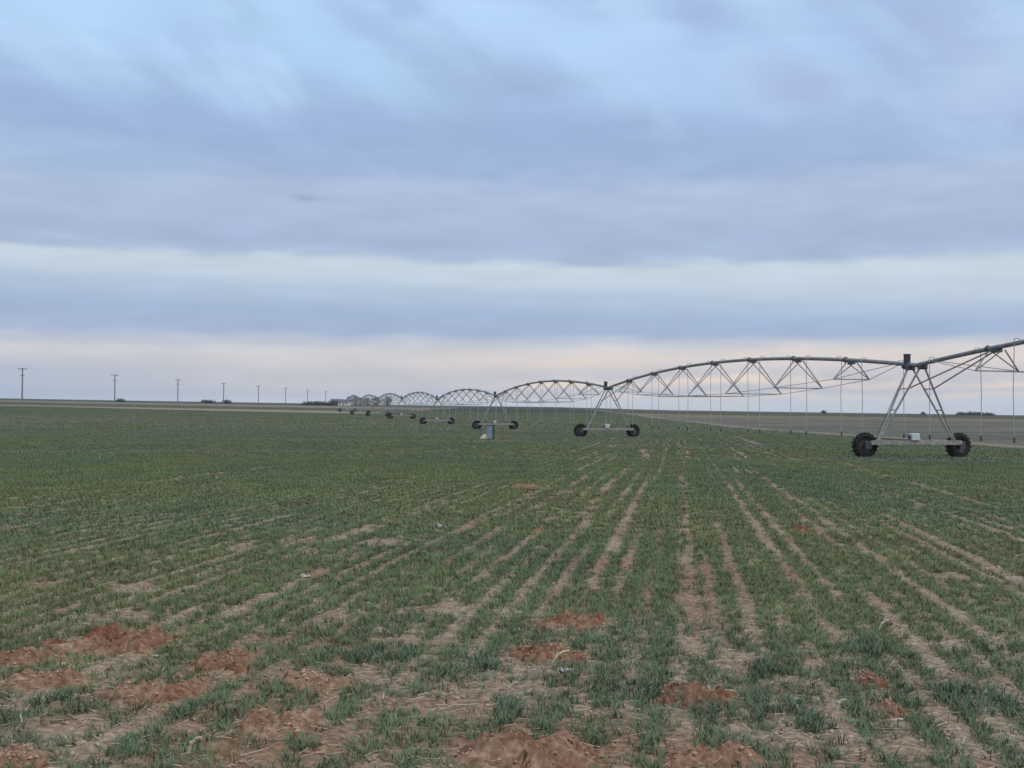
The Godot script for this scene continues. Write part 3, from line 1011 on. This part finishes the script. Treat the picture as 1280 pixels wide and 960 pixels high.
func build_litter():
	var scraps := [
		[648, 789, 0.04, "white crumpled plastic scrap lying before the dark red mound"],
		[706, 838, 0.055, "longer white plastic scrap lying below the rust red mound"],
		[34, 826, 0.035, "white scrap lying on the long thin red soil spread"],
		[384, 723, 0.045, "white scrap lying alone between wheat rows"],
		[1232, 867, 0.03, "small white scrap beside dark dense wheat"],
		[550, 661, 0.08, "pale scrap lying at the head of a bare drill strip"],
		[200, 820, 0.025, "tiny white scrap beside the mound with the burrow hole"],
	]
	for k in scraps.size():
		var a: Array = scraps[k]
		var p := from_photo(a[0], a[1])
		var st := begin()
		var sz: float = a[2]
		var nx := 6
		var grid: Array = []
		for j in nx + 1:
			for i in nx + 1:
				var u := i / float(nx) - 0.5
				var v := j / float(nx) - 0.5
				var fold := absf(noise_b.get_noise_2d(u * 2.5 + k * 7.0, v * 2.5))
				grid.append(Vector3(u * sz * 2.0 * (1.0 + 0.3 * noise_a.get_noise_2d(v * 3.0, k)), 0.006 + sz * 1.5 * fold * (1.0 - 1.2 * (u * u + v * v)), v * sz * 1.3))
		for j in nx:
			for i in nx:
				var q := [grid[j * (nx + 1) + i], grid[(j + 1) * (nx + 1) + i], grid[(j + 1) * (nx + 1) + i + 1], grid[j * (nx + 1) + i + 1]]
				var nn: Vector3 = (q[1] - q[0]).cross(q[3] - q[0]).normalized()
				quad(st, q[0], q[3], q[2], q[1], nn, nn, nn, nn)
				var dn := Vector3(0, -0.003, 0)
				quad(st, q[0] + dn, q[1] + dn, q[2] + dn, q[3] + dn, -nn, -nn, -nn, -nn)
		var o := obj("plastic_scrap", st, M.white, self)
		o.position = p
		o.rotation.y = k * 1.1
		tag(o, a[3], "scrap", "pale scraps on the field")
	var stalks := [
		[692, 828, 0.13, 0.8, 0.5, "dry pale stalk leaning on the rust red mound"],
		[636, 868, 0.10, 0.1, 1.3, "short upright pale stub beyond the largest mound"],
		[1046, 888, 0.07, 0.2, 1.3, "short upright pale stub standing in green wheat"],
		[890, 952, 0.16, 0.3, 0.25, "pale curled stalk lying on the low wide orange mound"],
		[1098, 785, 0.10, 0.5, 0.9, "pale bent stalk standing between wheat rows"],
		[240, 940, 0.09, 0.2, 1.2, "short pale stub standing before tan bare soil"],
		[1112, 905, 0.06, 0.2, 0.9, "tiny pale stub beside the narrow red soil smear"],
	]
	for a in stalks:
		var p := from_photo(a[0], a[1])
		var st := begin()
		var d := Vector3(cos(a[3]) * cos(a[4]), sin(a[4]), -sin(a[3]) * cos(a[4])).normalized()
		var l: float = a[2]
		path_tube(st, [Vector3(0, -0.01, 0), d * l * 0.4 + Vector3(0, 0.01, 0), d * l * 0.75 + Vector3(0.012, 0.008, 0), d * l + Vector3(0.03, -0.005, 0.01)], 0.008, 7)
		box(st, d * l * 0.45 + Vector3(0.0, 0.015, 0), Vector3(0.02, 0.016, 0.02), Basis.IDENTITY, 0.005)
		var o := obj("dry_stalk", st, M.stalk, self)
		o.position = p
		tag(o, a[5], "stalk", "pale stalks on the field")

# ---------------------------------------------------------------- wheat
func blade(st: SurfaceTool, base: Vector3, dir: Vector3, length: float, width: float, droop: float, tone: Color):
	var side := dir.cross(Vector3.UP).normalized() * width * 0.5
	var pts: Array = []
	for k in 4:
		var t := k / 3.0
		pts.append(base + dir * length * (0.25 * t + droop * t * t) + Vector3.UP * length * (t - 0.45 * droop * t * t))
	for k in 3:
		var w0: float = [1.0, 0.95, 0.7, 0.0][k]
		var w1: float = [1.0, 0.95, 0.7, 0.0][k + 1]
		var nn: Vector3 = (side.cross(pts[k + 1] - pts[k])).normalized()
		if nn.y < 0: nn = -nn
		st.set_color(tone)
		if k < 2:
			quad(st, pts[k] - side * w0, pts[k + 1] - side * w1, pts[k + 1] + side * w1, pts[k] + side * w0, nn, nn, nn, nn)
		else:
			for p in [pts[k] - side * w0, pts[k + 1], pts[k] + side * w0]:
				st.set_normal(nn)
				st.add_vertex(p)

func tuft(sd: int, blades: int, spread: Vector2, length: Vector2, width: float) -> ArrayMesh:
	var rng := RandomNumberGenerator.new()
	rng.seed = sd
	var st := begin()
	for k in blades:
		var a := rng.randf() * TAU
		var g := rng.randf_range(0.75, 1.25)
		var tone := Color(g, g, g)
		if rng.randf() < 0.07: tone = Color(2.6, 1.9, 1.7)         # a dried leaf
		blade(st, Vector3(rng.randfn() * spread.x, -0.01, rng.randfn() * spread.y), Vector3(cos(a), 0, sin(a)), rng.randf_range(length.x, length.y), width * rng.randf_range(0.7, 1.2), rng.randf_range(0.2, 0.95), tone)
	var m := st.commit()
	m.surface_set_material(0, M.leaf)
	return m

var dense_spots := [[1215, 874, 130, 40], [875, 884, 60, 26], [800, 866, 70, 24], [985, 892, 90, 24], [480, 820, 90, 20], [590, 830, 60, 24], [250, 890, 60, 20], [80, 880, 90, 18], [1080, 810, 60, 24], [960, 840, 50, 26], [640, 890, 40, 30], [1010, 905, 50, 20]]
var dense_world: Array = []

func dense_at(x: float, z: float) -> float:
	# patches where the plants have tillered into thick clumps
	if z < -12.0: return 0.0
	if dense_world.is_empty():
		for a in dense_spots:
			var p := from_photo(a[0], a[1])
			var sc := -p.z / FOCAL
			dense_world.append([p.x, p.z, a[2] * sc * 0.5, maxf(0.12, (from_photo(a[0], a[1] + a[3] * 0.5).z - from_photo(a[0], a[1] - a[3] * 0.5).z) * 0.5)])
	var best := 0.0
	for m in dense_world:
		var q: float = pow((x - m[0]) / m[2], 2.0) + pow((z - m[1]) / m[3], 2.0)
		if q < 1.4: best = maxf(best, clampf(1.4 - q, 0.0, 1.0))
	return best

func wheat_tone(x: float, z: float, rng: RandomNumberGenerator) -> Color:
	var n := noise_a.get_noise_2d(x * 0.12 + 90.0, z * 0.06)
	var n2 := noise_b.get_noise_2d(x * 0.7 + 50.0, z * 0.5)
	var c := Color(0.146, 0.188, 0.084)
	c = c.lerp(Color(0.118, 0.162, 0.100), clampf(1.6 * n, 0.0, 0.7))
	c = c.lerp(Color(0.170, 0.178, 0.082), clampf(-1.5 * n, 0.0, 0.6))
	if z < -45.0:
		# streaks of greyer tone, growing with distance; dry is just the blend weight
		var dry := noise_b.get_noise_2d(x * 0.03, z * 0.09 + 3.0) + 0.35 * clampf((-z - 60.0) / 30.0, 0.0, 1.0)
		c = c.lerp(Color(0.185, 0.195, 0.155), clampf(1.3 * dry, 0.0, 0.75))
	var thick := dense_at(x, z)
	c = c.lerp(Color(0.095, 0.138, 0.086), 0.7 * thick)
	var g := 1.0 + 0.30 * n2 + rng.randf_range(-0.15, 0.15)
	return Color(c.r * g, c.g * g, c.b * g)

func build_wheat():
	var rng := RandomNumberGenerator.new()
	rng.seed = 4242
	# tier: from, to (m ahead), step along row, rows skipped, meshes, size
	var tiers := [
		[4.4, 17.0, 0.0095, 1, [tuft(1, 9, Vector2(0.022, 0.02), Vector2(0.04, 0.085), 0.0055), tuft(2, 10, Vector2(0.024, 0.02), Vector2(0.045, 0.09), 0.005), tuft(3, 8, Vector2(0.026, 0.025), Vector2(0.04, 0.08), 0.006)]],
		[17.0, 46.0, 0.034, 1, [tuft(4, 18, Vector2(0.03, 0.04), Vector2(0.045, 0.085), 0.008), tuft(5, 19, Vector2(0.03, 0.045), Vector2(0.045, 0.085), 0.008)]],
		[46.0, 120.0, 0.2, 1, [tuft(6, 34, Vector2(0.05, 0.14), Vector2(0.05, 0.09), 0.016), tuft(7, 34, Vector2(0.05, 0.14), Vector2(0.05, 0.09), 0.016)]],
		[120.0, 430.0, 1.6, 2, [tuft(8, 60, Vector2(0.22, 0.7), Vector2(0.07, 0.14), 0.05), tuft(9, 60, Vector2(0.22, 0.7), Vector2(0.07, 0.14), 0.05)]],
	]
	for tier in tiers:
		var kinds: int = tier[4].size()
		var tf: Array = []
		var tc: Array = []
		for k in kinds:
			tf.append([])
			tc.append([])
		var d: float = tier[0]
		while d < tier[1]:
			var half: float = d * 0.50 + 2.0
			var gap: float = ROW_GAP * tier[3]
			var v0 := -half - d * ROW_SLOPE
			var i0 := int(floor(v0 / gap))
			var i1 := int(ceil((half - d * ROW_SLOPE) / gap))
			for i in range(i0, i1):
				var dd: float = d + rng.randf() * tier[2]
				var v: float = (i + 0.5) * gap + (rng.randfn() * 0.075 if rng.randf() < 0.76 else rng.randf_range(-0.15, 0.15)) * tier[3]
				var x := v + dd * ROW_SLOPE
				var z := -dd
				if not in_wheat(x, z): continue
				var thick := dense_at(x, z)
				if rng.randf() > maxf(cover(x, z), 0.8 * thick): continue
				var s := rng.randf_range(0.75, 1.2) * (1.0 + 0.35 * thick)
				var b := Basis(Vector3.UP, (rng.randf() * TAU if tier[3] == 1 and tier[2] < 0.2 else -atan(ROW_SLOPE) + rng.randf_range(-0.1, 0.1) + (PI if rng.randf() < 0.5 else 0.0))).scaled(Vector3(s, s * rng.randf_range(0.8, 1.2), s))
				var kk := rng.randi() % kinds
				tf[kk].append(Transform3D(b, ground_at(x, z)))
				tc[kk].append(wheat_tone(x, z, rng))
			d += tier[2]
		for k in kinds:
			var mm := MultiMesh.new()
			mm.transform_format = MultiMesh.TRANSFORM_3D
			mm.use_colors = true
			mm.mesh = tier[4][k]
			mm.instance_count = tf[k].size()
			for i in tf[k].size():
				mm.set_instance_transform(i, tf[k][i])
				mm.set_instance_color(i, tc[k][i])
			var o := MultiMeshInstance3D.new()
			o.name = numbered("young_wheat")
			o.multimesh = mm
			add_child(o)
			tag(o, "young green wheat growing in drill rows across the field", "wheat", "young wheat", "stuff")

func build_residue():
	var rng := RandomNumberGenerator.new()
	rng.seed = 919
	# straw bits left from the last crop
	var st := begin()
	tube(st, Vector3(-0.5, 0, 0), Vector3(0.5, 0.02, 0), 0.035, 0.028, 5)
	var straw: ArrayMesh = st.commit()
	straw.surface_set_material(0, M.crumb)
	for kind in 2:
		var tf: Array = []
		var tc: Array = []
		var tries := 12000 if kind == 0 else 34000
		for k in tries:
			var d := 4.6 * pow(34.0 / 4.6, pow(rng.randf(), 0.8))
			var x := rng.randf_range(-0.5, 0.5) * d + rng.randfn() * 0.3
			var z := -d
			var c := cover(x, z)
			if kind == 1 and rng.randf() < c * 0.85: continue
			if kind == 0 and rng.randf() < 0.35 + 0.3 * c: continue
			var p := ground_at(x, z)
			var g := rng.randf_range(0.7, 1.2)
			if kind == 0:
				var l := rng.randf_range(0.03, 0.13)
				var b := Basis(Vector3.UP, rng.randf() * TAU) * Basis(Vector3(0, 0, 1), rng.randf_range(-0.2, 0.2))
				b = b * Basis.from_scale(Vector3(l, 0.05 + 0.03 * rng.randf(), 0.06 + 0.06 * rng.randf()))
				tf.append(Transform3D(b, p + Vector3(0, 0.012, 0)))
				tc.append(Color(0.44 * g, 0.36 * g, 0.26 * g))
			else:
				var s := 0.004 + 0.016 * pow(rng.randf(), 4.0)
				var b := Basis(Vector3.UP, rng.randf() * TAU).scaled(Vector3(s, s * 0.7, s * rng.randf_range(0.7, 1.2)))
				tf.append(Transform3D(b, p + Vector3(0, 0.002 + s * 0.1, 0)))
				var sc := soil_color(x, z)
				for m in mound_world:
					if pow((x - m[0]) / m[2], 2.0) + pow((z - m[1]) / m[3], 2.0) < 1.3: sc = Color(0.30, 0.165, 0.11)
				g *= 0.8
				tc.append(Color(sc.r * g, sc.g * g, sc.b * g))
		var mm := MultiMesh.new()
		mm.transform_format = MultiMesh.TRANSFORM_3D
		mm.use_colors = true
		mm.mesh = straw if kind == 0 else clod_mesh
		mm.instance_count = tf.size()
		for i in tf.size():
			mm.set_instance_transform(i, tf[i])
			mm.set_instance_color(i, tc[i])
		var o := MultiMeshInstance3D.new()
		o.name = "straw_litter" if kind == 0 else "soil_crumbs"
		o.multimesh = mm
		add_child(o)
		tag(o, "short pale straw bits scattered between the wheat rows" if kind == 0 else "loose soil crumbs scattered on bare ground", "straw" if kind == 0 else "soil", "", "stuff")
